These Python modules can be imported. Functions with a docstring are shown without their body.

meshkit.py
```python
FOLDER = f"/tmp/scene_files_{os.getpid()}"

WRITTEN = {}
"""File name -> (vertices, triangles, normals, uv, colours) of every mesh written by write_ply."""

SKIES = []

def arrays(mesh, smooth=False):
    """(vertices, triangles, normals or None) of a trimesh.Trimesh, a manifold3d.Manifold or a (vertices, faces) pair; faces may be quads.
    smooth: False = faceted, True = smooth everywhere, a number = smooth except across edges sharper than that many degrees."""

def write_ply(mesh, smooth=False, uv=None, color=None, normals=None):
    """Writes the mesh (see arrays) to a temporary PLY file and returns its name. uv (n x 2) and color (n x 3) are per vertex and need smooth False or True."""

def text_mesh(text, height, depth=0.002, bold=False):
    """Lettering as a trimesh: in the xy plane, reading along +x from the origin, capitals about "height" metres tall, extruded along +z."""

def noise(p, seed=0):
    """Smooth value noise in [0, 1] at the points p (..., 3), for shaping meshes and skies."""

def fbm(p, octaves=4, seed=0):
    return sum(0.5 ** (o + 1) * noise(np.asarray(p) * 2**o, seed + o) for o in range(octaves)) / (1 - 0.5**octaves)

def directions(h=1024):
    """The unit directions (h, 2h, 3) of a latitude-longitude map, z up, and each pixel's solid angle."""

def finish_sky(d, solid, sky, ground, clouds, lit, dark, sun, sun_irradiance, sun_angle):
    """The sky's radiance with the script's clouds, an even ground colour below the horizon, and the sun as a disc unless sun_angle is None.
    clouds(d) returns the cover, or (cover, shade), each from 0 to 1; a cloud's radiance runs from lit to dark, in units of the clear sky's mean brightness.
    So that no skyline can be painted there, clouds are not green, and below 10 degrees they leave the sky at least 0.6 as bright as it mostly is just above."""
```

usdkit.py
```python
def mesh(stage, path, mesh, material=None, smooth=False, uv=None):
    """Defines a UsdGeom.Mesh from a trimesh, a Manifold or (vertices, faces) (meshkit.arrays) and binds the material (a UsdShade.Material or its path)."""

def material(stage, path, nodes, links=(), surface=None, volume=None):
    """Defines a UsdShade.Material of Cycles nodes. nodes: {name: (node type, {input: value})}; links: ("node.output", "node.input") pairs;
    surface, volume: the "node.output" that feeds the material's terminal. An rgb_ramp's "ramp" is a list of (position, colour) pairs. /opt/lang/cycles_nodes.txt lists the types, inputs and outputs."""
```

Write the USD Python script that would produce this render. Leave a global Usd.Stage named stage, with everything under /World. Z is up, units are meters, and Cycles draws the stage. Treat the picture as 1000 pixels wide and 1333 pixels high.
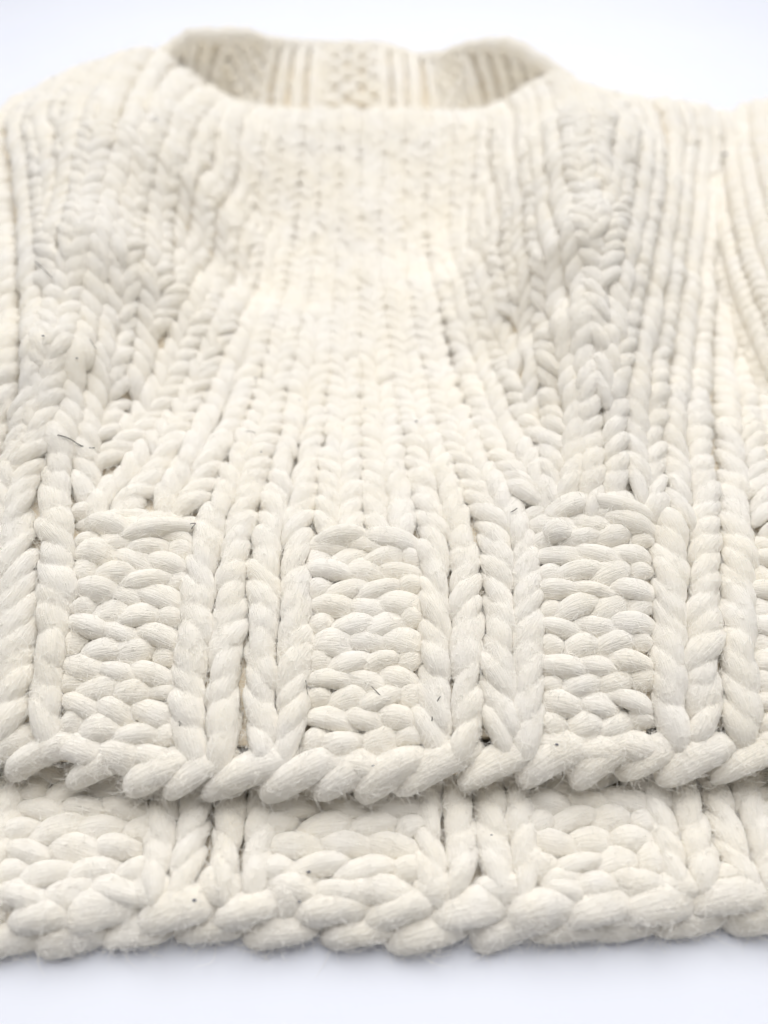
import math, random
import numpy as np
from scipy.interpolate import RBFInterpolator, RectBivariateSpline, PchipInterpolator, CubicSpline
from scipy.ndimage import gaussian_filter1d
import trimesh, usdkit
from pxr import Usd, UsdGeom, UsdLux, UsdShade, Gf, Sdf, Vt

rng = np.random.default_rng(7)
stage = Usd.Stage.CreateInMemory()
UsdGeom.SetStageUpAxis(stage, 'Z')
UsdGeom.SetStageMetersPerUnit(stage, 1.0)
UsdGeom.Xform.Define(stage, '/World')
UsdGeom.Scope.Define(stage, '/World/Looks')

# ------------------------------------------------------------------ camera
CAM_Z, PITCH, FPX = 0.21, math.radians(47.0), 1001.0
cam = UsdGeom.Camera.Define(stage, '/World/camera')
cam.CreateHorizontalApertureAttr(26.0)
cam.CreateVerticalApertureAttr(26.0 * 4 / 3)
cam.CreateFocalLengthAttr(26.0 * FPX / 1000.0)
cam.CreateClippingRangeAttr(Gf.Vec2f(0.01, 50.0))
cam.CreateFStopAttr(5.2)
cam.CreateFocusDistanceAttr(0.217)
cam.CreateExposureAttr(0.82)
cx = UsdGeom.Xformable(cam)
cx.AddTranslateOp().Set(Gf.Vec3d(0, 0, CAM_Z))
cx.AddRotateXOp().Set(90.0 - math.degrees(PITCH))

# ------------------------------------------------------------------ lamps (overhead soft box, plus unseen fill lights added around it)
def area_light(name, loc, target, w, h, nits, color):
    l = UsdLux.RectLight.Define(stage, '/World/' + name)
    l.CreateWidthAttr(w); l.CreateHeightAttr(h)
    l.CreateIntensityAttr(nits); l.CreateColorAttr(Gf.Vec3f(*color)); l.CreateNormalizeAttr(False)
    d = np.array(target, float) - np.array(loc, float); d /= np.linalg.norm(d)
    z = -d; x = np.cross([0, 1, 0.01], z); x /= np.linalg.norm(x); y = np.cross(z, x)
    m = Gf.Matrix4d(*x, 0, *y, 0, *z, 0, *loc, 1)
    UsdGeom.Xformable(l).AddTransformOp().Set(m)
area_light('overhead_soft_box', (0.05, 0.68, 1.25), (0, 0.27, 0), 1.5, 1.3, 2.4, (1.0, 0.99, 0.985))
area_light('added_side_fill', (-1.5, 0.2, 0.9), (0, 0.25, 0), 1.2, 1.0, 0.7, (1.0, 0.99, 0.98))  # added fill, in place of the ambient light of a white room
area_light('added_right_fill', (1.5, 0.2, 0.9), (0, 0.25, 0), 1.2, 1.0, 0.5, (1.0, 0.99, 0.98))  # added fill from the right, also for the ambient light
area_light('added_front_fill', (0.0, -1.2, 1.0), (0, 0.1, 0), 1.6, 1.0, 0.4, (1.0, 0.98, 0.96))  # added fill that brightens the faces turned to the viewer

area_light('added_back_fill', (0.0, 2.3, 1.25), (0, 0.9, 0), 1.8, 0.9, 0.9, (1.0, 0.995, 0.99))  # unseen light added to brighten the far tabletop and top edges

# ------------------------------------------------------------------ materials
def wool(name, base, var=0.035):
    dark = tuple(c * (1 - var) for c in base)
    warm = (base[0], base[1] * 0.985, base[2] * 0.94)
    return usdkit.material(stage, '/World/Looks/' + name, {
        'uv': ('attribute', {'attribute': 'st'}),
        'geo': ('geometry', {}),
        'isl': ('combine_xyz', {}),
        'islm': ('math', {'math_type': 'multiply', 'value2': 37.0}),
        'map': ('mapping', {'scale': (3.4, 58.0, 1.0), 'rotation': (0, 0, 0.05)}),
        'add': ('vector_math', {'math_type': 'add'}),
        'fib': ('noise_texture', {'scale': 1.0, 'detail': 3.0, 'roughness': 0.6, 'distortion': 0.7}),
        'mat': ('noise_texture', {'scale': 900.0, 'detail': 3.0, 'roughness': 0.6, 'distortion': 1.0}),
        'hsum': ('math', {'math_type': 'add'}),
        'matm': ('math', {'math_type': 'multiply', 'value2': 0.35}),
        'bev': ('bevel', {'samples': 4, 'radius': 0.0007}),
        'bmp': ('bump', {'strength': 0.6, 'distance': 0.0008}),
        'blot': ('noise_texture', {'scale': 60.0, 'detail': 3.0, 'roughness': 0.6}),
        'blr': ('rgb_ramp', {'ramp': [(0.35, warm), (0.65, base)]}),
        'iv': ('rgb_ramp', {'ramp': [(0.0, (1 - var,) * 3), (1.0, (1.0,) * 3)]}),
        'mul': ('mix', {'mix_type': 'multiply', 'fac': 1.0}),
        'p': ('principled_bsdf', {'roughness': 0.95, 'specular_ior_level': 0.12, 'sheen_weight': 0.35, 'sheen_roughness': 0.6, 'diffuse_roughness': 0.5}),
    }, [('uv.vector', 'map.vector'), ('geo.random_per_island', 'islm.value1'), ('islm.value', 'isl.z'), ('islm.value', 'isl.x'),
        ('map.vector', 'add.vector1'), ('isl.vector', 'add.vector2'), ('add.vector', 'fib.vector'),
        ('geo.position', 'mat.vector'), ('geo.position', 'blot.vector'),
        ('fib.fac', 'hsum.value1'), ('mat.fac', 'matm.value1'), ('matm.value', 'hsum.value2'), ('hsum.value', 'bmp.height'),
        ('bev.bevel', 'bmp.normal'), ('bmp.normal', 'p.normal'), ('blot.fac', 'blr.fac'), ('geo.random_per_island', 'iv.fac'),
        ('blr.color', 'mul.color1'), ('iv.color', 'mul.color2'), ('mul.color', 'p.base_color')], surface='p.BSDF')

WOOL = wool('cream_wool', (0.943, 0.911, 0.852))
BACKING = usdkit.material(stage, '/World/Looks/groove_tint_backing', {  # tan put into the colour for warm scattered light deep between stitches
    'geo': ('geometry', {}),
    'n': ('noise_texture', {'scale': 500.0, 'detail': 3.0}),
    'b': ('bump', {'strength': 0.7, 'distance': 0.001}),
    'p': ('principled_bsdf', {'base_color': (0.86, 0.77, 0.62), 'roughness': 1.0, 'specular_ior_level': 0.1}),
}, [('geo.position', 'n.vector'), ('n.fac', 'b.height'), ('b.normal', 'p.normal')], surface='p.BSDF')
FUZZ = usdkit.material(stage, '/World/Looks/wool_fibre', {
    'p': ('principled_bsdf', {'base_color': (0.97, 0.95, 0.90), 'roughness': 0.8, 'specular_ior_level': 0.15}),
}, [], surface='p.BSDF')
TABLE = usdkit.material(stage, '/World/Looks/white_laminate', {
    'geo': ('geometry', {}),
    'n': ('noise_texture', {'scale': 14.0, 'detail': 5.0, 'roughness': 0.6}),
    'r': ('rgb_ramp', {'ramp': [(0.3, (0.755, 0.78, 0.865)), (0.7, (0.77, 0.795, 0.87))]}),
    'n2': ('noise_texture', {'scale': 700.0, 'detail': 2.0}),
    'b': ('bump', {'strength': 0.06, 'distance': 0.0004}),
    'p': ('principled_bsdf', {'roughness': 0.45, 'specular_ior_level': 0.35}),
}, [('geo.position', 'n.vector'), ('n.fac', 'r.fac'), ('r.color', 'p.base_color'), ('geo.position', 'n2.vector'), ('n2.fac', 'b.height'), ('b.normal', 'p.normal')], surface='p.BSDF')
HAIR = usdkit.material(stage, '/World/Looks/dark_hair', {'p': ('principled_bsdf', {'base_color': (0.05, 0.045, 0.045), 'roughness': 0.45})}, [], surface='p.BSDF')
LINT = usdkit.material(stage, '/World/Looks/grey_lint', {'p': ('principled_bsdf', {'base_color': (0.16, 0.16, 0.19), 'roughness': 0.9})}, [], surface='p.BSDF')

# ------------------------------------------------------------------ scene-tree helpers
counts = {}
def numbered(parent, name):
    k = (parent, name); n = counts.get(k, 0); counts[k] = n + 1
    return f'{parent}/{name}' + (f'_{n:03d}' if n else '')
def tag(prim, **kw):
    prim = prim.GetPrim() if hasattr(prim, 'GetPrim') else prim
    for k, v in kw.items():
        prim.SetCustomDataByKey(k, v)
def obj(name, mesh, mat, parent='/World', uv=None, smooth=True):
    p = numbered(parent, name)
    usdkit.mesh(stage, p, mesh, mat, smooth=smooth, uv=uv)
    return p

# ------------------------------------------------------------------ rays and the height of the cloth
SP, CP = math.sin(PITCH), math.cos(PITCH)
def ray(px, py):
    x = (np.asarray(px, float) - 500.0) / FPX
    y = -(np.asarray(py, float) - 666.5) / FPX
    return np.stack([x, CP + y * SP, -SP + y * CP], -1)
def at_height(px, py, z):
    d = ray(px, py); t = (CAM_Z - np.asarray(z, float)) / -d[..., 2]
    return d * t[..., None] + [0, 0, CAM_Z]
def at_depth(px, py, Y):
    d = ray(px, py); t = np.asarray(Y, float) / d[..., 1]
    return d * t[..., None] + [0, 0, CAM_Z]

CTRL = [  # (picture x, picture y, height of the cloth there)
    (-120, 985, .026), (150, 1000, .025), (400, 1010, .025), (650, 1000, .025), (900, 985, .025), (1120, 990, .026),
    (-120, 850, .034), (150, 850, .033), (330, 850, .033), (480, 850, .032), (640, 850, .033), (790, 850, .034), (930, 850, .034), (1130, 850, .034),
    (-120, 700, .043), (40, 700, .043), (175, 700, .041), (330, 700, .038), (475, 700, .037), (630, 700, .038), (785, 700, .042), (930, 700, .040), (1130, 700, .040),
    (40, 640, .047), (60, 560, .053), (90, 450, .063), (125, 300, .077), (145, 200, .085), (155, 120, .088),
    (0, 560, .052), (-60, 560, .052), (0, 400, .063), (25, 280, .072), (-80, 300, .060), (-80, 420, .060),
    (110, 600, .045), (150, 520, .045), (190, 430, .050), (215, 330, .061), (235, 220, .073), (240, 150, .079),
    (300, 350, .035), (330, 270, .040), (270, 450, .040), (230, 560, .040), (330, 200, .054),
    (475, 560, .033), (475, 450, .0285), (475, 350, .031), (475, 270, .038), (475, 200, .046),
    (380, 560, .034), (390, 400, .030), (570, 560, .034), (560, 400, .030),
    (600, 330, .031), (615, 270, .037), (650, 430, .040), (640, 200, .051), (660, 560, .039),
    (770, 600, .048), (748, 500, .055), (740, 400, .065), (735, 300, .077), (720, 200, .084), (720, 150, .085),
    (715, 520, .047), (695, 420, .050), (685, 320, .063),
    (850, 560, .047), (850, 450, .055), (850, 350, .064), (840, 250, .073), (830, 170, .077),
    (930, 560, .043), (925, 450, .040), (925, 350, .040), (925, 250, .044), (890, 400, .050), (890, 300, .056),
    (1010, 560, .038), (1010, 450, .034), (1010, 350, .030), (1010, 270, .030), (1100, 450, .032), (1100, 600, .037),
]
pts = [(*at_height(x, y, z)[:2], z) for x, y, z in CTRL]
for X, z in ((-.30, .028), (-.235, .034), (-.19, .060), (-.165, .073), (-.14, .081), (-.12, .085), (-.108, .079), (-.098, .069), (-.08, .060), (-.03, .0550), (.02, .0545), (.047, .0545), (.066, .059), (.088, .073), (.104, .069), (.13, .063), (.17, .058), (.22, .044), (.28, .035)):
    pts += [(X, .44, z), (X, .475, z - .020), (X, .50, max(z - .055, .004))]
for X, z in ((-.30, .030), (-.235, .049), (-.19, .070)):
    pts += [(X, .40, z)]
for X in (-.34, .34):
    pts += [(X, .10, .03), (X, .2, .035), (X, .3, .03), (X, .4, .03)]
pts = np.array(pts)
rbf = RBFInterpolator(pts[:, :2], pts[:, 2], kernel='thin_plate_spline', smoothing=1.4e-6)
GX, GY = np.linspace(-.36, .36, 181), np.linspace(.02, .52, 141)
gg = np.stack(np.meshgrid(GX, GY, indexing='ij'), -1).reshape(-1, 2)
ZS = RectBivariateSpline(GX, GY, np.maximum(rbf(gg), .004).reshape(181, 141))
def Z(X, Y): return ZS.ev(np.clip(X, -.36, .36), np.clip(Y, .02, .52))
def surf_normal(X, Y):
    gx, gy = ZS.ev(np.clip(X, -.36, .36), np.clip(Y, .02, .52), dx=1), ZS.ev(np.clip(X, -.36, .36), np.clip(Y, .02, .52), dy=1)
    n = np.stack([-gx, -gy, np.ones_like(gx)], -1)
    return n / np.linalg.norm(n, axis=-1, keepdims=True)
def on_cloth(px, py):
    """Where the line of sight first meets the cloth."""
    d = ray(px, py)
    t = np.linspace(.08, .75, 1400)
    p = d[..., None, :] * t[:, None] + np.array([0, 0, CAM_Z])
    below = p[..., 2] - Z(p[..., 0], p[..., 1]) < 0
    i = np.argmax(below, -1)
    tt = t[i]
    for _ in range(3):
        q = d * tt[..., None] + np.array([0, 0, CAM_Z])
        g = q[..., 2] - Z(q[..., 0], q[..., 1])
        q2 = d * (tt + 1e-4)[..., None] + np.array([0, 0, CAM_Z])
        g2 = q2[..., 2] - Z(q2[..., 0], q2[..., 1])
        step = np.clip(-g / np.where(np.abs(g2 - g) < 1e-9, -1e-9, (g2 - g)) * 1e-4, -.001, .001)
        tt = tt + step
    return d * tt[..., None] + np.array([0, 0, CAM_Z])

# ------------------------------------------------------------------ lobes of yarn
def lobes(C, A, N, L, R, bow=0.0, dive=0.0, nt=9, ns=10, flat=0.92, wob=0.13, skew=0.0, blunt=0.0):
    """Bean-shaped lobes of roving yarn: centre, axis, outward normal, half length, radius. Returns vertices, triangles, uv of all of them."""
    n = len(C)
    bc = lambda x: np.broadcast_to(np.asarray(x, float), (n,))[:, None]
    A = A / np.linalg.norm(A, axis=1, keepdims=True)
    N = N - (N * A).sum(1, keepdims=True) * A
    N = N / np.linalg.norm(N, axis=1, keepdims=True)
    B = np.cross(N, A)
    t = np.sin(np.linspace(-np.pi / 2, np.pi / 2, nt + 2))[1:-1] * 1.0
    L, R, bow, dive, skew = map(bc, (L, R, bow, dive, skew))
    sk = skew
    prof = np.clip(1 - np.abs(t)[None, :] ** (2.5 + blunt), 0, 1) ** (0.55 - .08 * blunt) * (1 + sk * t[None, :])
    ph = rng.uniform(0, 6.28, (n, 3))
    prof = prof * (1 + wob * 0.6 * np.sin(2.4 * t[None, :] + ph[:, :1]))
    line = C[:, None, :] + A[:, None, :] * (L * t)[..., None] + B[:, None, :] * (bow * (t ** 2 - .35))[..., None] - N[:, None, :] * (dive * t ** 2)[..., None]
    a = np.linspace(0, 2 * np.pi, ns, endpoint=False) + np.pi
    rr = (R * prof)[:, :, None] * (1 + wob * np.sin(a[None, None, :] * 2 + ph[:, 1:2, None] + 1.5 * t[None, :, None]) * .7 + wob * .5 * np.sin(3 * a[None, None, :] + ph[:, 2:3, None]))
    ring = line[:, :, None, :] + (rr * np.sin(a))[..., None] * B[:, None, None, :] + (rr * np.cos(a) * flat)[..., None] * N[:, None, None, :]
    e0 = C - A * L + B * (bow * .65) - N * dive
    e1 = C + A * L + B * (bow * .65) - N * dive
    V = np.concatenate([ring.reshape(n, nt * ns, 3), e0[:, None], e1[:, None]], 1)
    i, j = np.meshgrid(np.arange(nt - 1), np.arange(ns), indexing='ij')
    q = np.stack([i * ns + j, (i + 1) * ns + j, (i + 1) * ns + (j + 1) % ns, i * ns + (j + 1) % ns], -1).reshape(-1, 4)
    F = np.vstack([q[:, [0, 2, 1]], q[:, [0, 3, 2]]])
    jj = np.arange(ns)
    F = np.vstack([F, np.stack([np.full(ns, nt * ns), (jj + 1) % ns, jj], 1), np.stack([np.full(ns, nt * ns + 1), (nt - 1) * ns + jj, (nt - 1) * ns + (jj + 1) % ns], 1)])
    F = F[:, [0, 2, 1]]
    m = V.shape[1]
    FF = (F[None] + (np.arange(n) * m)[:, None, None]).reshape(-1, 3)
    uv = np.zeros((m, 2))
    uv[:nt * ns, 0] = np.repeat(t * .5 + .5, ns); uv[:nt * ns, 1] = np.tile(np.arange(ns) / ns, nt)
    uv[-2], uv[-1] = (0, .5), (1, .5)
    return V.reshape(-1, 3), FF, np.tile(uv, (n, 1))
FUZZ_SRC = []
def put(name, parent, data, mat=None, fuzz=1.0):
    V, F, UV = data
    p = obj(name, (V, F), mat or WOOL, parent, uv=UV)
    FUZZ_SRC.append((V, F, fuzz))
    return p

# ------------------------------------------------------------------ the table
def table():
    m = trimesh.creation.box([5.0, 4.0, .03]); m.apply_translation([0, 1.6, -.015])
    p = obj('tabletop', m, TABLE, smooth=False)
    tag(stage.GetPrimAtPath(p), kind='structure', label='plain white tabletop under the knitted sweater', category='tabletop')
table()

sweater = UsdGeom.Xform.Define(stage, '/World/sweater')
tag(sweater, label='chunky cream hand-knit wool sweater lying folded on the white tabletop, ribbed hem towards the front', category='sweater')
SW = '/World/sweater'

def sheet(X, Y, Zt, thick):
    """A closed sheet of cloth over a grid of points (top) with the given thickness."""
    a, b = X.shape
    top = np.stack([X, Y, Zt], -1).reshape(-1, 3)
    bot = top - [0, 0, thick]
    i, j = np.meshgrid(np.arange(a - 1), np.arange(b - 1), indexing='ij')
    q = np.stack([i * b + j, (i + 1) * b + j, (i + 1) * b + j + 1, i * b + j + 1], -1).reshape(-1, 4)
    f = np.vstack([q[:, [0, 1, 2]], q[:, [0, 2, 3]]]); n = a * b
    rim = np.concatenate([np.arange(b - 1), np.arange(a - 1) * b + b - 1, (a * b - 1) - np.arange(b - 1), (np.arange(a - 1)[::-1] + 1) * b])
    nx = np.roll(rim, -1)
    side = np.vstack([np.stack([rim, nx, nx + n], 1), np.stack([rim, nx + n, rim + n], 1)])
    return trimesh.Trimesh(np.vstack([top, bot]), np.vstack([f, f[:, ::-1] + n, side]), process=False)

# ------------------------------------------------------------------ front: guide lines of the wales, in picture coordinates
def hem_y(x):
    return np.interp(x, [-200, 0, 100, 200, 330, 480, 600, 720, 850, 1000, 1200], [955, 958, 968, 982, 992, 990, 982, 972, 965, 968, 970])
GUIDES = {  # leg number: polyline from the hem up
 -6: [(-165, 955), (-150, 850), (-140, 760), (-130, 690), (-115, 640), (-95, 560), (-82, 500), (-70, 420), (-68, 340), (-78, 270), (-90, 210)],
 -4: [(-75, 955), (-65, 850), (-50, 760), (-42, 690), (-22, 640), (0, 590), (15, 545), (24, 506), (24, 450), (25, 384), (23, 330), (20, 280), (15, 220), (10, 180)],
 -3: [(-28, 955), (-12, 850), (-4, 760), (-3, 700), (2, 640), (15, 605), (33, 557), (48, 518), (57, 470), (67, 425), (79, 380), (88, 330), (97, 282), (107, 228), (116, 180), (124, 135)],
 -2: [(18, 955), (38, 850), (40, 760), (36, 700), (36, 650), (45, 614), (60, 575), (70, 548), (80, 515), (88, 480), (94, 445), (102, 405), (111, 357), (120, 300), (129, 252), (140, 207), (150, 160), (160, 120)],
 -1: [(74, 955), (80, 850), (92, 760), (101, 700), (101, 655), (95, 605), (102, 557), (113, 500), (125, 455), (133, 404), (144, 345), (152, 290), (162, 245), (178, 195), (192, 150), (203, 118)],
 0: [(76, 957), (82, 850), (95, 760), (104, 690), (107, 650), (126, 620), (150, 599), (180, 572), (212, 539), (240, 490), (262, 440), (283, 400), (308, 350), (328, 280), (343, 220), (352, 160)],
 2: [(150, 960), (155, 850), (165, 760), (174, 690), (182, 655), (205, 622), (230, 580), (252, 535), (275, 490), (293, 450), (312, 410), (338, 350), (356, 280), (366, 220), (372, 165)],
 4: [(222, 985), (220, 850), (235, 760), (246, 690), (254, 668), (272, 638), (290, 599), (314, 554), (334, 500), (350, 450), (374, 350), (386, 280), (393, 220), (396, 170)],
 6: [(312, 990), (316, 850), (320, 760), (328, 692), (338, 650), (349, 599), (366, 542), (379, 485), (388, 440), (404, 350), (412, 280), (417, 220), (420, 172)],
 8: [(394, 990), (408, 850), (407, 760), (405, 690), (410, 650), (417, 599), (424, 542), (429, 485), (432, 440), (436, 350), (440, 280), (442, 220), (444, 175)],
 10: [(470, 990), (476, 850), (475, 760), (474, 700), (472, 620), (471, 560), (469, 480), (468, 419), (467, 350), (468, 280), (469, 220), (470, 178)],
 12: [(543, 985), (543, 850), (543, 760), (543, 690), (533, 625), (523, 560), (514, 500), (506, 434), (498, 350), (497, 280), (498, 220), (499, 178)],
 14: [(632, 980), (630, 850), (627, 760), (622, 690), (606, 641), (592, 600), (572, 555), (557, 500), (546, 455), (538, 410), (530, 350), (527, 280), (527, 220), (528, 175)],
 16: [(716, 972), (711, 850), (708, 760), (702, 695), (684, 660), (662, 628), (637, 590), (619, 554), (604, 518), (591, 482), (577, 428), (568, 390), (560, 350), (555, 280), (556, 220), (558, 170)],
 17: [(735, 970), (738, 850), (730, 760), (722, 700), (711, 660), (690, 626), (672, 592), (654, 560), (637, 521), (622, 470), (607, 434), (592, 390), (580, 350), (572, 280), (573, 220), (576, 168)],
 17.5: [(750, 970), (752, 850), (746, 760), (735, 690), (727, 640), (731, 600), (731, 560), (724, 500), (715, 440), (709, 380), (701, 320), (694, 270), (688, 220), (684, 165)],
 18: [(785, 968), (782, 850), (775, 760), (770, 690), (764, 645), (758, 590), (755, 520), (741, 440), (734, 380), (724, 320), (716, 270), (709, 228), (704, 186), (701, 155)],
 19: [(820, 966), (815, 850), (808, 760), (800, 690), (794, 640), (793, 545), (799, 485), (808, 449), (816, 419), (825, 370), (836, 321), (845, 280), (851, 240), (854, 190)],
 21: [(852, 965), (850, 850), (850, 760), (850, 690), (850, 640), (845, 560), (847, 524), (853, 479), (863, 431), (868, 404), (877, 359), (886, 297), (892, 250), (895, 200)],
 23: [(904, 966), (900, 850), (903, 760), (905, 690), (903, 640), (897, 585), (899, 535), (905, 491), (910, 440), (915, 380), (920, 320), (924, 260), (926, 210)],
 25: [(995, 968), (992, 850), (990, 760), (985, 690), (980, 600), (972, 540), (965, 480), (962, 430), (960, 380), (960, 320), (962, 260), (962, 215)],
 28: [(1068, 970), (1066, 850), (1060, 760), (1054, 690), (1048, 600), (1040, 540), (1034, 480), (1030, 430), (1026, 380), (1026, 320), (1028, 260), (1028, 220)],
 31: [(1140, 970), (1138, 850), (1130, 760), (1120, 690), (1110, 600), (1100, 540), (1092, 480), (1086, 430), (1080, 380), (1078, 320), (1080, 270)],
}
ROW = .0067
DS = .0008
class Curve:
    pass
curves = {}
for k, poly in GUIDES.items():
    poly = np.array(poly, float)
    poly[0, 1] = hem_y(poly[0, 0]) + 20
    P = on_cloth(poly[:, 0], poly[:, 1])[:, :2]
    y_end = .488
    tail = [P[-1] + (P[-1] - P[-3]) / max(np.linalg.norm(P[-1] - P[-3]), 1e-6) * .02]
    last = tail[-1]
    n = max(int((y_end - last[1]) / .03), 1)
    for j in range(1, n + 1):
        tail.append([last[0] + .02 * (last[0]) * j / n, last[1] + (y_end - last[1]) * j / n])
    P = np.vstack([P, tail])
    d = np.r_[0, np.cumsum(np.linalg.norm(np.diff(P, axis=0), axis=1))]
    keep = np.r_[True, np.diff(d) > 1e-4]
    P, d = P[keep], d[keep]
    u = np.linspace(0, d[-1], 1200)
    XY = np.stack([PchipInterpolator(d, P[:, 0])(u), PchipInterpolator(d, P[:, 1])(u)], 1)
    XY = np.stack([gaussian_filter1d(XY[:, c], 14, mode='nearest') for c in (0, 1)], 1)
    XYZ = np.column_stack([XY, Z(XY[:, 0], XY[:, 1])])
    s = np.r_[0, np.cumsum(np.linalg.norm(np.diff(XYZ, axis=0), axis=1))]
    sg = np.arange(0, s[-1], DS)
    curves[k] = np.stack([np.interp(sg, s, XY[:, c]) for c in (0, 1)], 1)

def project(P):
    q = P - [0, 0, CAM_Z]
    zc = q[..., 1] * CP - q[..., 2] * SP
    yc = q[..., 1] * SP + q[..., 2] * CP
    return 500 + FPX * q[..., 0] / zc, 666.5 - FPX * yc / zc

PURL = {0: (0, 4), 1: (8, 12), 2: (16, 21), 3: (25, 31)}       # legs that are purl in the hem
TOPS = {0: 662, 1: 690, 2: 652, 3: 690}                       # picture height where those purl panels end
def start_row(mid):
    for k, (a, b) in PURL.items():
        if a < mid < b:
            return TOPS[k]
    return None

keys = sorted(curves)
LEGS = []          # (xy curve, width curve, side, first sample, last sample)
W0 = .0063
def add_leg(a, b, f, w, side, s0, s1):
    n = min(len(curves[a]), len(curves[b]))
    A_, B_ = curves[a][:n], curves[b][:n]
    f = np.broadcast_to(np.asarray(f, float), (n,)) if np.ndim(f) == 0 else f[:n]
    LEGS.append((A_ * (1 - f[:, None]) + B_ * f[:, None], np.broadcast_to(w, (n,)) if np.ndim(w) == 0 else w[:n], side, s0, min(s1, n - 2)))
WEDGES = {(-4, -3), (-1, 0), (17, 17.5), (18, 19)}
side_of = lambda idx: 1 if int(math.floor(idx)) % 2 == 0 else -1      # +1: right leg of its stitch
for a, b in zip(keys[:-1], keys[1:]):
    n = min(len(curves[a]), len(curves[b]))
    A3 = np.column_stack([curves[a][:n], Z(*curves[a][:n].T)]); B3 = np.column_stack([curves[b][:n], Z(*curves[b][:n].T)])
    Wd = np.linalg.norm(B3 - A3, axis=1)
    mid = (A3 + B3) / 2
    py = project(mid)[1]
    top = start_row((a + b) / 2)
    s0 = 0 if top is None else int(np.argmax(py < top))
    if (a, b) in WEDGES:
        base = s0 if top is not None else 0
        for fam in (0, 1):
            for k in range(9):
                ok = Wd / W0 > 2 * k + .5 + fam
                if (a, b) == (-1, 0) :
                    ok &= py < 672
                if (a, b) in ((17, 17.5),):
                    ok |= (k == 0) & (Wd > .2 * W0)
                    ok &= py < 660
                ok[:base] = False
                on = np.nonzero(ok)[0]
                if len(on) < 16: continue
                f = np.clip((k + .5) / np.maximum(Wd / W0, 1), 0, .5 if fam == 0 else .5)
                f = np.where(k == 0, np.minimum(f, .5), f)
                f = f if fam == 0 else 1 - f
                sd = (1 if k % 2 else -1) if fam == 0 else (-1 if k % 2 else 1)
                sd *= 1 if (a, b) != (-1, 0) else -1
                # the run of samples where it exists, from its first
                add_leg(a, b, f, W0, sd, on[0], on[-1])
        if (a, b) == (-1, 0):           # in the rib this pair is one leg
            end = int(np.argmax(py < 640))
            pass
        if (a, b) == (-4, -3):
            end = int(np.argmax(py < 600))
            LEGS_end = end
        continue
    if b == 17.5 or a == 17:
        pass
    nl = max(int(round(b - a)), 1)
    if (a, b) == (21, 23):
        s0 = int(np.argmax(py < 668))
        add_leg(a, b, .5, Wd * .96, 1, 0, s0)
    for k in range(nl):
        add_leg(a, b, (k + .5) / nl, Wd / nl, side_of(a + k) if a not in (17.5, 19) else (side_of(a + k + (.5 if a == 17.5 else 0)) * (-1 if a == 17.5 else 1)), s0, n - 2)

# backing sheet of the front panel (under the stitches)
front_x = np.linspace(-.30, .30, 121); front_v = np.linspace(0, 1, 121)
XX, VV = np.meshgrid(front_x, front_v, indexing='ij')
hx = np.linspace(-200, 1200, 100)
HP = on_cloth(hx, hem_y(hx))
Y0 = np.interp(XX, HP[:, 0], HP[:, 1]) + .0065
YY = Y0 + (.492 - Y0) * VV
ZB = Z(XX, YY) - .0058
FRONT = obj('front_panel', sheet(XX, YY, np.maximum(ZB, .006), .0025), BACKING, SW)

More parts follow.
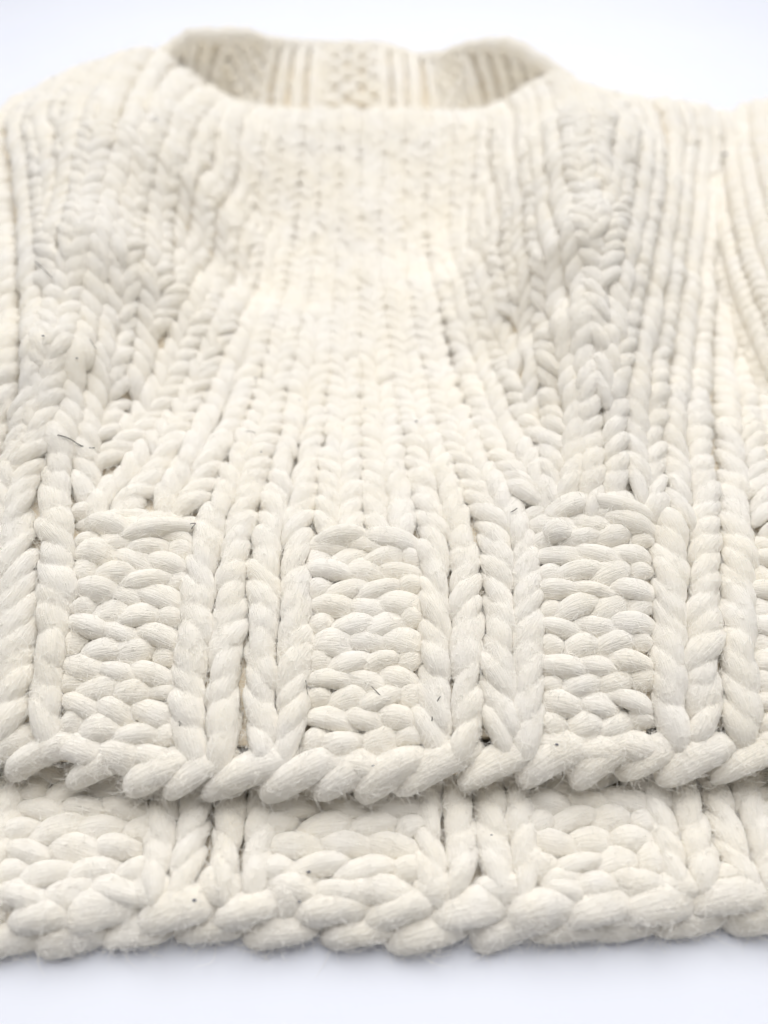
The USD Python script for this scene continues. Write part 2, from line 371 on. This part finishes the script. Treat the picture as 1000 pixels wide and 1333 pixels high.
def leg_frames(xy, s):
    """Point, tangent, normal of the cloth at the samples s (float) of a plan curve."""
    i = np.arange(len(xy))
    X, Y = np.interp(s, i, xy[:, 0]), np.interp(s, i, xy[:, 1])
    P = np.column_stack([X, Y, Z(X, Y)])
    e = 3.0
    X2, Y2 = np.interp(s + e, i, xy[:, 0]), np.interp(s + e, i, xy[:, 1])
    X1, Y1 = np.interp(s - e, i, xy[:, 0]), np.interp(s - e, i, xy[:, 1])
    T = np.column_stack([X2 - X1, Y2 - Y1, Z(X2, Y2) - Z(X1, Y1)])
    T /= np.maximum(np.linalg.norm(T, axis=1, keepdims=True), 1e-9)
    return P, T, surf_normal(X, Y)

STEP = ROW / DS
for xy, w, side, s0, s1 in LEGS:
    k0 = math.ceil((s0 + 1) / STEP)
    s = np.arange(k0, int(s1 / STEP) + 1) * STEP + (STEP * .15)
    s = s[s < s1]
    if len(s) < 2: continue
    n = len(s)
    s = s + rng.normal(0, .055 * STEP, n)
    P, T, N = leg_frames(xy, s)
    drift = np.interp(s, np.linspace(0, len(xy), max(int(len(xy) / 45), 3)), rng.normal(0, .00038, max(int(len(xy) / 45), 3)))
    B = np.cross(T, N)           # to the right when looking up the wale
    wl = np.interp(s, np.arange(len(w)), w)
    wl = np.clip(wl, .0048, .0098)
    near = np.clip((wl - .0063) / .002, 0, 1)
    ang = (0.50 - .15 * near) * -side + rng.normal(0, .10, n)        # the top of a left leg leans to the right
    A = T * np.cos(ang)[:, None] + B * np.sin(ang)[:, None]
    R = wl * (.508 - .085 * near) * (1 + rng.normal(0, .075, n))
    L = ROW * (1.28 + .12 * near) * (1 + rng.normal(0, .08, n))
    C = P - N * (R * .80)[:, None] + B * (drift * (1 - .6 * near) + rng.normal(0, .00025, n))[:, None] + N * rng.normal(0, .00022, n)[:, None]
    tilt = rng.normal(0.0, .06, n) - .10
    A = A + N * tilt[:, None]
    put('knit_column', FRONT, lobes(C, A, N, L, R, bow=side * .0006 + rng.normal(0, .0002, n), dive=R * (.42 + .12 * near), nt=9, ns=10, flat=.92, skew=rng.normal(0, .08, n)))

# ------------------------------------------------------------------ front purl panels
def purl_panel(parent, left, right, s_from, s_to, frame, spacing, row, first=0, R=.0036, name='purl_panel'):
    """Rows of interlocking purl bumps between two plan curves."""
    panel = None
    return panel

def frame_cloth(X, Y):
    return np.column_stack([X, Y, Z(X, Y)]), surf_normal(X, Y)

for pk, (ka, kb) in PURL.items():
    ca, cb = curves[ka], curves[kb]
    n = min(len(ca), len(cb))
    m = (ca[:n] + cb[:n]) / 2
    py = project(np.column_stack([m, Z(*m.T)]))[1]
    top = int(np.argmax(py < TOPS[pk] + 6))
    # a recessed ground for the panel
    ii = np.linspace(4, top, 30).astype(int); ff = np.linspace(.02, .98, 12)
    gx = ca[ii, 0][:, None] * (1 - ff) + cb[ii, 0][:, None] * ff
    gy = ca[ii, 1][:, None] * (1 - ff) + cb[ii, 1][:, None] * ff
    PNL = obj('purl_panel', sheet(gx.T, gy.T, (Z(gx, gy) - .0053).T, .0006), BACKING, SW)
    STEPP = .0055 / DS
    rows = int(top / STEPP)
    for r in range(rows + 1):
        sr = (r + .35) * STEPP
        if sr > top + 2: break
        w = np.linalg.norm(cb[int(sr)] - ca[int(sr)])
        nb = 3
        fpos = np.array([.075, .355, .645, .925]) if r % 2 else np.array([.19, .50, .81])
        fpos = fpos + rng.normal(0, .013, len(fpos))
        n_ = len(fpos)
        a0 = ca[int(sr)]; b0 = cb[int(sr)]
        ax = (b0 - a0) / w
        tang = m[min(int(sr) + 5, n - 1)] - m[max(int(sr) - 5, 0)]; tang = tang / np.linalg.norm(tang)
        sl = (.30 if r % 2 else -.20) + rng.normal(0, .09, n_)
        # the panel's rows sag a little in the middle
        XYc = a0 + (b0 - a0) * fpos[:, None] + tang * (rng.normal(0, .0003, n_) - .0014 * np.sin(np.pi * fpos) + .0007)[:, None]
        P, N = frame_cloth(XYc[:, 0], XYc[:, 1])
        A = np.column_stack([ax[0] * np.cos(sl) + tang[0] * np.sin(sl), ax[1] * np.cos(sl) + tang[1] * np.sin(sl), np.zeros(n_)])
        A -= (A * N).sum(1, keepdims=True) * N
        R = np.full(n_, .0036) * (1 + rng.normal(0, .09, n_))
        L = np.full(n_, w / nb * .90) * (1 + rng.normal(0, .08, n_)) * np.where((fpos < .12) | (fpos > .88), .62, 1)
        C = P - N * (R * .95)[:, None] + N * (rng.normal(0, .0003, n_) - np.where((fpos < .12) | (fpos > .88), .0012, 0))[:, None]
        put('purl_row', PNL, lobes(C, A, N, L, R, bow=-.0005 + rng.normal(0, .0004, n_), dive=R * .7, nt=12, ns=12, skew=rng.normal(0, .12, n_)))
    # the strands that close the panel at its top
    lst = {0: [((112, 668), (172, 690)), ((150, 694), (252, 676))], 1: [((408, 700), (480, 690)), ((470, 692), (545, 702))],
           2: [((708, 672), (768, 643)), ((764, 645), (856, 668)), ((706, 694), (748, 684))], 3: [((995, 690), (1060, 680))]}[pk]
    p0 = on_cloth(np.array([a[0] for a, b in lst], float), np.array([a[1] for a, b in lst], float))
    p1 = on_cloth(np.array([b[0] for a, b in lst], float), np.array([b[1] for a, b in lst], float))
    c = (p0 + p1) / 2; N = surf_normal(c[:, 0], c[:, 1])
    put('top_strand', PNL, lobes(c - N * .0016, p1 - p0, N, np.linalg.norm(p1 - p0, axis=1) * .56, np.full(len(lst), .0038), bow=-.0008, dive=.0018, nt=14, ns=14))

# ------------------------------------------------------------------ bound-off edge of the front
def edge(part, parent_sheet_pts, pieces, label=None):
    pass
core_x = np.linspace(-170, 1170, 140)
core = on_cloth(core_x, hem_y(core_x) + 8)
core[:, 2] -= .0085; core[:, 1] += .0035
def tube(P, r, ns=10):
    T = np.gradient(P, axis=0); T /= np.linalg.norm(T, axis=1, keepdims=True)
    U = np.cross(T, [0, 0, 1.0]); U /= np.linalg.norm(U, axis=1, keepdims=True); W = np.cross(U, T)
    a = np.linspace(0, 2 * np.pi, ns, endpoint=False)
    V = P[:, None] + r * (np.cos(a)[None, :, None] * U[:, None] + np.sin(a)[None, :, None] * W[:, None])
    n = len(P); i, j = np.meshgrid(np.arange(n - 1), np.arange(ns), indexing='ij')
    q = np.stack([i * ns + j, i * ns + (j + 1) % ns, (i + 1) * ns + (j + 1) % ns, (i + 1) * ns + j], -1).reshape(-1, 4)
    return trimesh.Trimesh(V.reshape(-1, 3), np.vstack([q[:, [0, 1, 2]], q[:, [0, 2, 3]]]), process=False)
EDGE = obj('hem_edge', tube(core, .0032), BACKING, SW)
HEM = [((-110, 992), (-15, 948)), ((-45, 1002), (52, 948)), ((5, 1004), (112, 956)), ((84, 1016), (200, 966)), ((160, 1026), (258, 980)), ((212, 1032), (304, 974)), ((262, 1032), (386, 978)),
       ((338, 1034), (446, 978)), ((408, 1032), (492, 982)), ((462, 1032), (556, 976)), ((512, 1024), (626, 968)), ((598, 1018), (704, 968)), ((676, 1014), (770, 955)), ((742, 1012), (836, 952)),
       ((806, 1008), (892, 960)), ((858, 1012), (958, 962)), ((930, 1014), (1030, 960)), ((1010, 1014), (1110, 960)), ((1080, 1012), (1180, 962))]
for (x0, y0), (x1, y1) in HEM:
    a = at_height(x0, y0, .0185 + rng.normal(0, .0004)); b = at_height(x1, y1, .0235 + rng.normal(0, .0004))
    c = (a + b) / 2; N = np.array([0, -.45, .9])
    L = np.linalg.norm(b - a) * .52
    put('edge_stitch', EDGE, lobes(c[None], (b - a)[None], N[None], L * 1.02, .0043 * (1 + rng.normal(0, .08)), bow=-.0016 + rng.normal(0, .0005), dive=.0022, nt=18, ns=18, wob=.10, blunt=.9, skew=rng.normal(0, .1)), fuzz=1.4)

# ------------------------------------------------------------------ back panel: it shows below the front
ZK = .0135            # top of the back panel's stitches
bx = np.linspace(-.30, .30, 61)
BK = at_height(np.array([0, 1000.]), np.array([1195, 1195.]), ZK)
yb0 = BK[0, 1]
XX, VV = np.meshgrid(bx, np.linspace(0, 1, 41), indexing='ij')
YB = yb0 + .009 + (.50 - yb0) * VV
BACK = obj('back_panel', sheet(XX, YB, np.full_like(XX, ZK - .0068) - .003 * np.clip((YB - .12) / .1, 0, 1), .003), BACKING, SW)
def back_edge_y(x):
    return np.interp(x, [-200, 0, 150, 330, 500, 700, 850, 1000, 1200], [1180, 1178, 1174, 1168, 1168, 1166, 1160, 1156, 1154])
BLEGS = [(-125, -1), (-85, 1), (-45, -1), (-8, 1)] if False else []
RIBS_BACK = [[-165, -120, -75, -30], [187, 234, 282, 331], [560, 606, 650, 694], [885, 931, 975, 1020]]
ROWB = .0066
for grp in RIBS_BACK:
    for gi, x0 in enumerate(grp):
        base = at_height(x0, back_edge_y(x0), ZK)
        far = at_height(x0 + (500 - x0) * .09, 1010, ZK)
        dirv = (far - base) / np.linalg.norm(far - base)
        n = 9
        k = np.arange(n)
        P = base + dirv * (k * ROWB + .0065 + rng.normal(0, .0004, n))[:, None]
        N = np.tile([0, -.12, 1.0], (n, 1))
        side = 1 if gi % 2 == 0 else -1
        ang = -side * .32 + rng.normal(0, .06, n)
        B = np.tile([1.0, 0, 0], (n, 1))
        A = dirv * np.cos(ang)[:, None] + B * np.sin(ang)[:, None]
        A[:, 2] -= .12
        R = np.full(n, .0035) * (1 + rng.normal(0, .06, n))
        C = P - N * (R * .9)[:, None]
        put('knit_column', BACK, lobes(C, A, N, ROWB * 1.3, R, bow=side * .0006, dive=R * .5, nt=12, ns=14, skew=rng.normal(0, .1, n)), fuzz=1.1)
for xl, xr in ((-15, 172), (346, 545), (708, 870), (1035, 1180)):
    cx_ = (xl + xr) / 2
    a = at_height(np.array([xl, xr]), back_edge_y(np.array([xl, xr])), ZK)
    far = at_height(np.array([xl + (500 - xl) * .09, xr + (500 - xr) * .09]), np.array([1010., 1010.]), ZK)
    ff = np.linspace(.02, .98, 10); gg_ = np.linspace(0, 1, 14)
    q = (a[0] * (1 - ff)[:, None] + a[1] * ff[:, None])[:, None] * (1 - gg_)[None, :, None] + (far[0] * (1 - ff)[:, None] + far[1] * ff[:, None])[:, None] * gg_[None, :, None]
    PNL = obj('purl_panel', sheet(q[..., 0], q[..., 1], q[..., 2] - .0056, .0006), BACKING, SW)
    ROWB_ = .0053
    for r in range(11):
        l = a[0] + (far[0] - a[0]) / np.linalg.norm(far[0] - a[0]) * (r + .4) * ROWB_
        rr = a[1] + (far[1] - a[1]) / np.linalg.norm(far[1] - a[1]) * (r + .4) * ROWB_
        w = np.linalg.norm(rr - l); nb = max(int(round(w / .0118)), 2)
        fpos = .04 + .92 * np.arange(nb + 1) / nb if r % 2 else (np.arange(nb) + .5) / nb
        fpos = fpos + rng.normal(0, .02, len(fpos)); n_ = len(fpos)
        sl = (.24 if r % 2 else -.12) + rng.normal(0, .10, n_)
        P = l + (rr - l) * fpos[:, None] + np.column_stack([np.zeros(n_), rng.normal(0, .0004, n_), np.zeros(n_)])
        A = np.column_stack([np.cos(sl), np.sin(sl), np.zeros(n_)]); N = np.tile([0, -.1, 1.0], (n_, 1))
        R = np.full(n_, .0034) * (1 + rng.normal(0, .08, n_))
        put('purl_row', PNL, lobes(P - N * (R * .95)[:, None], A, N, w / nb * .80 * (1 + rng.normal(0, .07, n_)) * np.where((fpos < .1) | (fpos > .9), .6, 1), R, bow=-.0006, dive=R * .6, nt=12, ns=13, skew=rng.normal(0, .12, n_)), fuzz=1.1)
bc_x = np.linspace(-170, 1170, 120)
bcore = at_height(bc_x, back_edge_y(bc_x) + 10, .0050)
EDGE_B = obj('hem_edge', tube(bcore, .0030), BACKING, SW)
BH = []     # (x, y, half length px, slant, z, radius)
for x, y in ((-60, 1168), (20, 1162), (100, 1160), (190, 1162), (285, 1158), (382, 1166), (470, 1160), (567, 1160), (650, 1158), (735, 1152), (810, 1150), (885, 1155), (960, 1142), (1040, 1142)):
    BH.append((x, y + 3, 38, .16, .0110, .0040))
for x, y in ((-50, 1200), (50, 1196), (130, 1186), (226, 1190), (325, 1187), (432, 1186), (520, 1190), (612, 1188), (712, 1188), (782, 1184), (860, 1180), (950, 1172), (1045, 1172)):
    BH.append((x, y, 56, .20, .0105, .0045))
for x, y in ((0, 1226), (92, 1220), (172, 1214), (272, 1208), (365, 1214), (470, 1214), (560, 1216), (665, 1212), (745, 1206), (820, 1200), (905, 1198), (1000, 1196), (1090, 1196)):
    BH.append((x, y, 56, .20, .0060, .0042))
for x, y, hl, sl, z, R in BH:
    sl += rng.normal(0, .08); hl *= 1 + rng.normal(0, .06)
    c = at_height(x, y, z); e = at_height(x + hl * math.cos(sl), y - hl * math.sin(sl), z + .0006)
    a = e - c
    N = np.array([0, -.5, .87])
    put('edge_stitch', EDGE_B, lobes((c - N * R * .55)[None], a[None], N[None], np.linalg.norm(a), R * (1 + rng.normal(0, .05)), bow=-.001, dive=.0018, nt=16, ns=18, wob=.10, blunt=.7, skew=rng.normal(0, .12)), fuzz=1.4)

# ------------------------------------------------------------------ collar: a standing band behind the neck opening
COL = [  # bottom picture x, top picture x, top picture y, depth of the foot, depth of the rim
    (175, 160, 112, .440, .440), (205, 200, 88, .447, .447), (228, 230, 62, .455, .455), (248, 262, 44, .465, .463), (271, 322, 44, .485, .490), (318, 352, 50, .505, .515), (357, 380, 50, .520, .535), (397, 409, 50, .530, .550),
    (424, 432, 50, .535, .556), (490, 487, 50, .540, .560), (514, 510, 55, .538, .556), (553, 545, 66, .530, .545), (590, 566, 68, .520, .528), (640, 604, 56, .500, .508),
    (676, 648, 54, .480, .482), (715, 694, 80, .462, .462), (750, 742, 120, .445, .445), (790, 785, 150, .430, .430)]
COL = np.array(COL, float)
cu = np.arange(len(COL)); cq = np.linspace(0, len(COL) - 1, 90)
ci = PchipInterpolator(cu, COL)
def collar_pt(u, v):
    """u along the band, v from foot (0) to rim (1)."""
    c = ci(u)
    topp = at_depth(c[..., 1], c[..., 2], c[..., 4])
    foot = at_depth(c[..., 0], 192.0 + 0 * c[..., 0], c[..., 3] - .055 * np.clip((c[..., 3] - .455) / .08, 0, 1))
    foot[..., 2] = np.clip(np.minimum(foot[..., 2], topp[..., 2] - .030), .004, 1)
    p = foot * (1 - v)[..., None] + topp * v[..., None]
    p[..., 2] += .006 * np.sin(np.pi * v)
    return p
U_, V_ = np.meshgrid(cq, np.linspace(0, .97, 12), indexing='ij')
cp = collar_pt(U_, V_)
du, dv = np.gradient(cp, axis=0), np.gradient(cp, axis=1)
cn = np.cross(du, dv); cn /= np.linalg.norm(cn, axis=-1, keepdims=True)
cn = np.where((cn[..., 1] > 0)[..., None], -cn, cn)
a_, b_ = U_.shape
front_s = (cp - cn * .0050).reshape(-1, 3); back_s = (cp - cn * .0085).reshape(-1, 3)
i, j = np.meshgrid(np.arange(a_ - 1), np.arange(b_ - 1), indexing='ij')
q = np.stack([i * b_ + j, (i + 1) * b_ + j, (i + 1) * b_ + j + 1, i * b_ + j + 1], -1).reshape(-1, 4)
f = np.vstack([q[:, [0, 1, 2]], q[:, [0, 2, 3]]]); nn = a_ * b_
rim = np.concatenate([np.arange(b_ - 1), np.arange(a_ - 1) * b_ + b_ - 1, (a_ * b_ - 1) - np.arange(b_ - 1), (np.arange(a_ - 1)[::-1] + 1) * b_]); nx = np.roll(rim, -1)
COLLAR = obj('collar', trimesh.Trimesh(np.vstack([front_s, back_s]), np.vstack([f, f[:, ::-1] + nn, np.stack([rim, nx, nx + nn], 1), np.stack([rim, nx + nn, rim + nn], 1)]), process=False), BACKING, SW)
def collar_frame(u, v):
    e = .02
    p = collar_pt(u, v); pu = collar_pt(np.minimum(u + e, len(COL) - 1), v) - collar_pt(np.maximum(u - e, 0), v); pv = collar_pt(u, np.minimum(v + e, 1.1)) - collar_pt(u, v - e)
    pu /= np.linalg.norm(pu, axis=-1, keepdims=True); pv /= np.linalg.norm(pv, axis=-1, keepdims=True)
    n = np.cross(pu, pv); n = np.where((n[..., 1] > 0)[..., None], -n, n); n /= np.linalg.norm(n, axis=-1, keepdims=True)
    return p, pu, pv, n
arc = np.r_[0, np.cumsum(np.linalg.norm(np.diff(collar_pt(cq, np.full(90, .6)), axis=0), axis=1))]
def u_at(px):      # band coordinate whose middle stands at picture x
    m = collar_pt(cq, np.full(90, .6)); return np.interp(px, project(m)[0], cq)
CKNIT = [206, 226, 246, 266, 286, 350, 370, 391, 412, 498, 518, 539, 560, 610, 631, 652, 673, 694, 715, 736]
CPURL = [(296, 342), (422, 489), (570, 602)]
for gi, x in enumerate(CKNIT):
    u0 = float(u_at(x)); foot_to_rim = np.linalg.norm(collar_pt(np.array([u0]), np.array([1.]))[0] - collar_pt(np.array([u0]), np.array([0.]))[0])
    n = max(int(foot_to_rim / .0062), 4)
    v = (np.arange(n) + .35) / n * .93
    p, pu, pv, nrm = collar_frame(np.full(n, u0), v)
    ang = (.4 if gi % 2 else -.4) + rng.normal(0, .08, n)
    A = pv * np.cos(ang)[:, None] + pu * np.sin(ang)[:, None]
    R = np.full(n, .0043) * (1 + rng.normal(0, .05, n))
    put('knit_column', COLLAR, lobes(p - nrm * (R * .8)[:, None], A, nrm, .0064, R, dive=R * .5, nt=7, ns=9), fuzz=1.0)
for xa, xb in CPURL:
    ua, ub = float(u_at(xa)), float(u_at(xb))
    foot_to_rim = .055
    for r in range(12):
        n_ = 3 if r % 2 else 2
        u = ua + (ub - ua) * (np.arange(n_) + .5) / n_ if r % 2 == 0 else ua + (ub - ua) * np.array([.08, .5, .92])
        p, pu, pv, nrm = collar_frame(u, np.full(n_, (r + .4) / 12.0))
        sl = (.2 if r % 2 else -.2) + rng.normal(0, .16, n_)
        A = pu * np.cos(sl)[:, None] + pv * np.sin(sl)[:, None]
        w = np.linalg.norm(collar_pt(np.array([ub]), np.array([.6]))[0] - collar_pt(np.array([ua]), np.array([.6]))[0])
        R = np.full(n_, .0037)
        put('purl_row', COLLAR, lobes(p - nrm * (R * .9)[:, None], A, nrm, np.where(r % 2, w * np.array([.2, .3, .2])[:n_], w * .32), R, dive=R * .6, nt=7, ns=9), fuzz=1.0)
# bound-off rim of the collar
rq = np.linspace(.05, len(COL) - 1.05, 110)
rp, rpu, rpv, rn = collar_frame(rq, np.full(110, 1.0))
rt = tube(rp - rn * .0040 - rpv * .0025, .0043, 12)
rt = np.array(rt.vertices).reshape(110, 12, 3); rc = rt.mean(1, keepdims=True)
rt = rc + (rt - rc) * (1 + .12 * np.sin(np.arange(110) * 1.9)[:, None, None] + rng.normal(0, .03, (110, 12, 1)))
i, j = np.meshgrid(np.arange(109), np.arange(12), indexing='ij')
q = np.stack([i * 12 + j, i * 12 + (j + 1) % 12, (i + 1) * 12 + (j + 1) % 12, (i + 1) * 12 + j], -1).reshape(-1, 4)
rf = np.vstack([q[:, [0, 1, 2]], q[:, [0, 2, 3]]])
put('collar_rim', COLLAR, (rt.reshape(-1, 3), rf, np.stack([np.repeat(np.arange(110) * .3, 12), np.tile(np.arange(12) / 12, 110)], 1)))

# ------------------------------------------------------------------ right sleeve lying against the body
AX = np.array([at_height(x, y, z) for x, y, z in ((985, 205, .012), (990, 255, .023), (1002, 320, .026), (1024, 400, .027), (1056, 480, .026), (1092, 560, .024))])
ax_t = np.linspace(0, 1, len(AX)); axs = CubicSpline(ax_t, AX)
SR = .034
def sleeve_frame(t, phi):
    c = axs(t); d = axs(np.minimum(t + .01, 1)) - axs(np.maximum(t - .01, 0)); d /= np.linalg.norm(d, axis=-1, keepdims=True)
    side = np.cross(d, [0, 0, 1.0]); side /= np.linalg.norm(side, axis=-1, keepdims=True); up = np.cross(side, d)
    n = np.cos(phi)[..., None] * up + np.sin(phi)[..., None] * side
    r = SR * (1 - .25 * np.clip((t - .6), 0, 1))
    p = c + n * r[..., None]
    p[..., 2] = np.maximum(p[..., 2], .008)
    return p, d, n
T_, PH = np.meshgrid(np.linspace(0, 1, 40), np.linspace(0, 2 * np.pi, 33), indexing='ij')
sp, sd_, sn_ = sleeve_frame(T_, PH)
sp = sp - sn_ * .0045
i, j = np.meshgrid(np.arange(39), np.arange(32), indexing='ij')
q = np.stack([i * 33 + j, (i + 1) * 33 + j, (i + 1) * 33 + j + 1, i * 33 + j + 1], -1).reshape(-1, 4)
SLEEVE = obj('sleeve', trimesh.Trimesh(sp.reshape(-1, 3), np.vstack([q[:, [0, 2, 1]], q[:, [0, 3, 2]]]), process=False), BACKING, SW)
alen = np.linalg.norm(np.diff(axs(np.linspace(0, 1, 200)), axis=0), axis=1).sum()
nleg = 18
for k in range(nleg):
    phi = -np.pi * .62 + k / (nleg - 1) * np.pi * 1.24
    n = int(alen / .0068)
    t = (np.arange(n) + .5) / n
    p, d, nrm = sleeve_frame(t, np.full(n, phi))
    B = np.cross(d, nrm)
    side = 1 if k % 2 else -1
    ang = side * .45 + rng.normal(0, .08, n)
    A = d * np.cos(ang)[:, None] + B * np.sin(ang)[:, None]
    R = np.full(n, SR * np.pi * 1.24 / nleg * .46) * (1 + rng.normal(0, .05, n))
    put('knit_column', SLEEVE, lobes(p - nrm * (R * .8)[:, None], A, nrm, .0068, R, dive=R * .6, nt=8, ns=9))

# ------------------------------------------------------------------ fuzz: loose fibres standing off the yarn
def fibres():
    Ps, Ns, Ts = [], [], []
    for V, F, wgt in FUZZ_SRC:
        tri = V[F]; nrm = np.cross(tri[:, 1] - tri[:, 0], tri[:, 2] - tri[:, 0]); ar = np.linalg.norm(nrm, axis=1)
        c = tri.mean(1); u = nrm / np.maximum(ar, 1e-12)[:, None]
        facing = (u * (np.array([0, 0, CAM_Z]) - c)).sum(1) > -.15 * np.linalg.norm(c - [0, 0, CAM_Z], axis=1)
        dist = np.linalg.norm(c - [0, 0, CAM_Z], axis=1)
        near = np.clip(.24 / dist, 0, 1.0) ** 1.6
        pr = ar * facing * near
        want = pr.sum() * 6e6 * wgt
        if pr.sum() <= 0: continue
        n = rng.poisson(want)
        if n == 0: continue
        idx = rng.choice(len(F), n, p=pr / pr.sum())
        b = rng.dirichlet((1, 1, 1), n)
        Ps.append((tri[idx] * b[..., None]).sum(1)); Ns.append(u[idx])
    P, N = np.vstack(Ps), np.vstack(Ns)
    n = len(P)
    if n > 420000:
        keep = rng.choice(n, 420000, replace=False); P, N = P[keep], N[keep]; n = len(P)
    tg = rng.normal(0, 1, (n, 3)); tg -= (tg * N).sum(1, keepdims=True) * N; tg /= np.linalg.norm(tg, axis=1, keepdims=True)
    ln = np.where(rng.random(n) < .62, rng.gamma(3, .0006, n), rng.gamma(2.6, .0011, n)).clip(.0005, .008)
    rise = rng.beta(1.2, 2.4, n) * 1.2 + .06
    c2 = rng.normal(0, 1, (n, 3))
    t = np.linspace(0, 1, 7)
    c3 = rng.normal(0, 1, (n, 3)); fr, fp = rng.uniform(3, 9, n), rng.uniform(0, 6.28, n)
    pts = P[:, None] + tg[:, None] * (ln[:, None] * t)[..., None] + N[:, None] * (ln[:, None] * rise[:, None] * (t - .55 * t ** 2))[..., None] + c2[:, None] * (ln[:, None] * .30 * t ** 2)[..., None] + c3[:, None] * (ln[:, None] * .07 * (np.sin(fr[:, None] * t + fp[:, None]) - np.sin(fp)[:, None]))[..., None]
    w = np.repeat((rng.uniform(.000045, .000088, n))[:, None], 7, 1) * np.array([1, 1, 1, .9, .8, .6, .35])
    cv = UsdGeom.BasisCurves.Define(stage, SW + '/fuzz')
    cv.CreateTypeAttr('linear')
    cv.CreatePointsAttr(Vt.Vec3fArray.FromNumpy(pts.reshape(-1, 3).astype(np.float32)))
    cv.CreateCurveVertexCountsAttr(Vt.IntArray.FromNumpy(np.full(n, 7, np.int32)))
    cv.CreateWidthsAttr(Vt.FloatArray.FromNumpy(w.reshape(-1).astype(np.float32))); cv.SetWidthsInterpolation('vertex')
    UsdShade.MaterialBindingAPI.Apply(cv.GetPrim()).Bind(FUZZ)
    tag(cv, kind='stuff')
fibres()

# ------------------------------------------------------------------ stray hairs and specks of lint caught in the wool
ALLV = np.vstack([v for v, f, w in FUZZ_SRC])
VX, VY = project(ALLV)
VD = np.linalg.norm(ALLV - [0, 0, CAM_Z], axis=1)
def touch(px, py, lift=.0003):
    """The point of the yarn seen at a place in the picture, lifted a little off it."""
    d = np.hypot(VX - px, VY - py)
    c = np.nonzero(d < 7)[0]
    if len(c) < 2: c = np.argsort(d)[:8]
    dep = np.percentile(VD[c], 3)
    r = ray(px, py); r = r / np.linalg.norm(r)
    return np.array([0, 0, CAM_Z]) + r * (dep - lift)
HAIRS = [
 ([(44, 339), (51, 345), (60, 353), (69, 363)], .00013, 'short straight dark hair lying across the left raised fold of the sweater'),
 ([(73, 566), (84, 568), (93, 572), (101, 578), (110, 583), (126, 583)], .00014, 'long bent dark hair on the cable-like stitches left of the first purl panel'),
 ([(116, 440), (120, 446), (126, 456)], .00008, 'thin faint dark hair on the left fold above the long bent hair'),
 ([(575, 905), (568, 914), (564, 926), (562, 941)], .00010, 'fine curved dark hair on the rib right of the middle purl panel'),
 ([(483, 893), (489, 899), (496, 906)], .00010, 'short dark hair low in the middle purl panel'),
 ([(398, 884), (399, 894), (401, 906)], .00007, 'fine upright hair at the left border of the middle purl panel'),
 ([(664, 667), (669, 665), (674, 661)], .00012, 'tiny dark hair on the stitches just left of the right purl panel top'),
 ([(311, 566), (319, 561), (328, 561), (333, 565)], .00008, 'faint arched hair on the smooth stitches above the rib'),
 ([(247, 682), (252, 681), (256, 681), (251, 685), (250, 689)], .00011, 'hooked grey hair at the upper right corner of the left purl panel'),
 ([(232, 941), (237, 938), (241, 942), (239, 948), (234, 947), (233, 942), (238, 940)], .00008, 'curled hair loop on the rib just above the front hem'),
 ([(197, 157), (200, 154), (203, 151), (206, 154), (204, 158), (201, 156)], .00010, 'small curled hair loop high on the left fold near the neck'),
]
for poly, w, label in HAIRS:
    P = np.array([touch(x, y, .0009) for x, y in poly])
    P = np.stack([gaussian_filter1d(P[:, c], .6, mode='nearest') for c in range(3)], 1)
    u = np.arange(len(P)); P = CubicSpline(u, P)(np.linspace(0, len(P) - 1, 28))
    m = tube(P, w * 1.15, 6)
    p = obj('stray_hair', m, HAIR)
    tag(stage.GetPrimAtPath(p), label=label, category='hair', group='stray hairs on the wool')
SPECKS = [
 (760, 407, .00055, 'dark lint speck on the right raised fold'), (475, 532, .0004, 'grey lint speck on the smooth stitches above the middle purl panel'),
 (542, 548, .0005, 'dark lint speck right of centre on the smooth stitches'), (340, 588, .0003, 'tiny grey lint speck on the stitches above the left rib'),
 (56, 437, .0005, 'grey lint speck between the stitches of the far left fold'), (100, 466, .0004, 'small grey lint speck on the braid of stitches on the left fold'),
 (402, 1135, .0005, 'black lint speck on the back panel below the front hem'), (253, 1172, .0005, 'dark lint speck on the left part of the lower back hem'),
 (390, 1174, .00045, 'pale grey lint speck just above the lower back hem edge'), (486, 997, .0004, 'dark lint speck on the middle of the front hem edge'),
 (725, 969, .00045, 'grey lint speck on the front hem below the right purl panel'), (779, 971, .0005, 'dark lint speck on the front hem further right'),
 (640, 1087, .0003, 'tiny grey lint speck on a rib of the back panel'), (832, 175, .0008, 'blurred grey lint speck high on the right shoulder'),
 (943, 200, .0014, 'largest blurred grey lint bit by the right sleeve top'), (928, 349, .0007, 'blurred grey lint speck in the valley beside the right sleeve'),
 (390, 520, .0003, 'tiny pale lint speck on the smooth stitches left of centre'), (333, 492, .00045, 'grey lint smudge on the smooth stitches left of centre'),
]
for x, y, r, label in SPECKS:
    m = trimesh.creation.icosphere(subdivisions=2, radius=1.0)
    v = np.array(m.vertices); k = rng.normal(0, 1, (3, 3))
    v = v * (1 + .22 * np.sin(v @ k * 3).sum(1, keepdims=True) / 1.7) * np.array([r, r * .6, r * .4])
    p = obj('lint_speck', (v + touch(x, y, r * .25), m.faces), LINT)
    tag(stage.GetPrimAtPath(p), label=label, category='lint', group='lint specks in the wool')
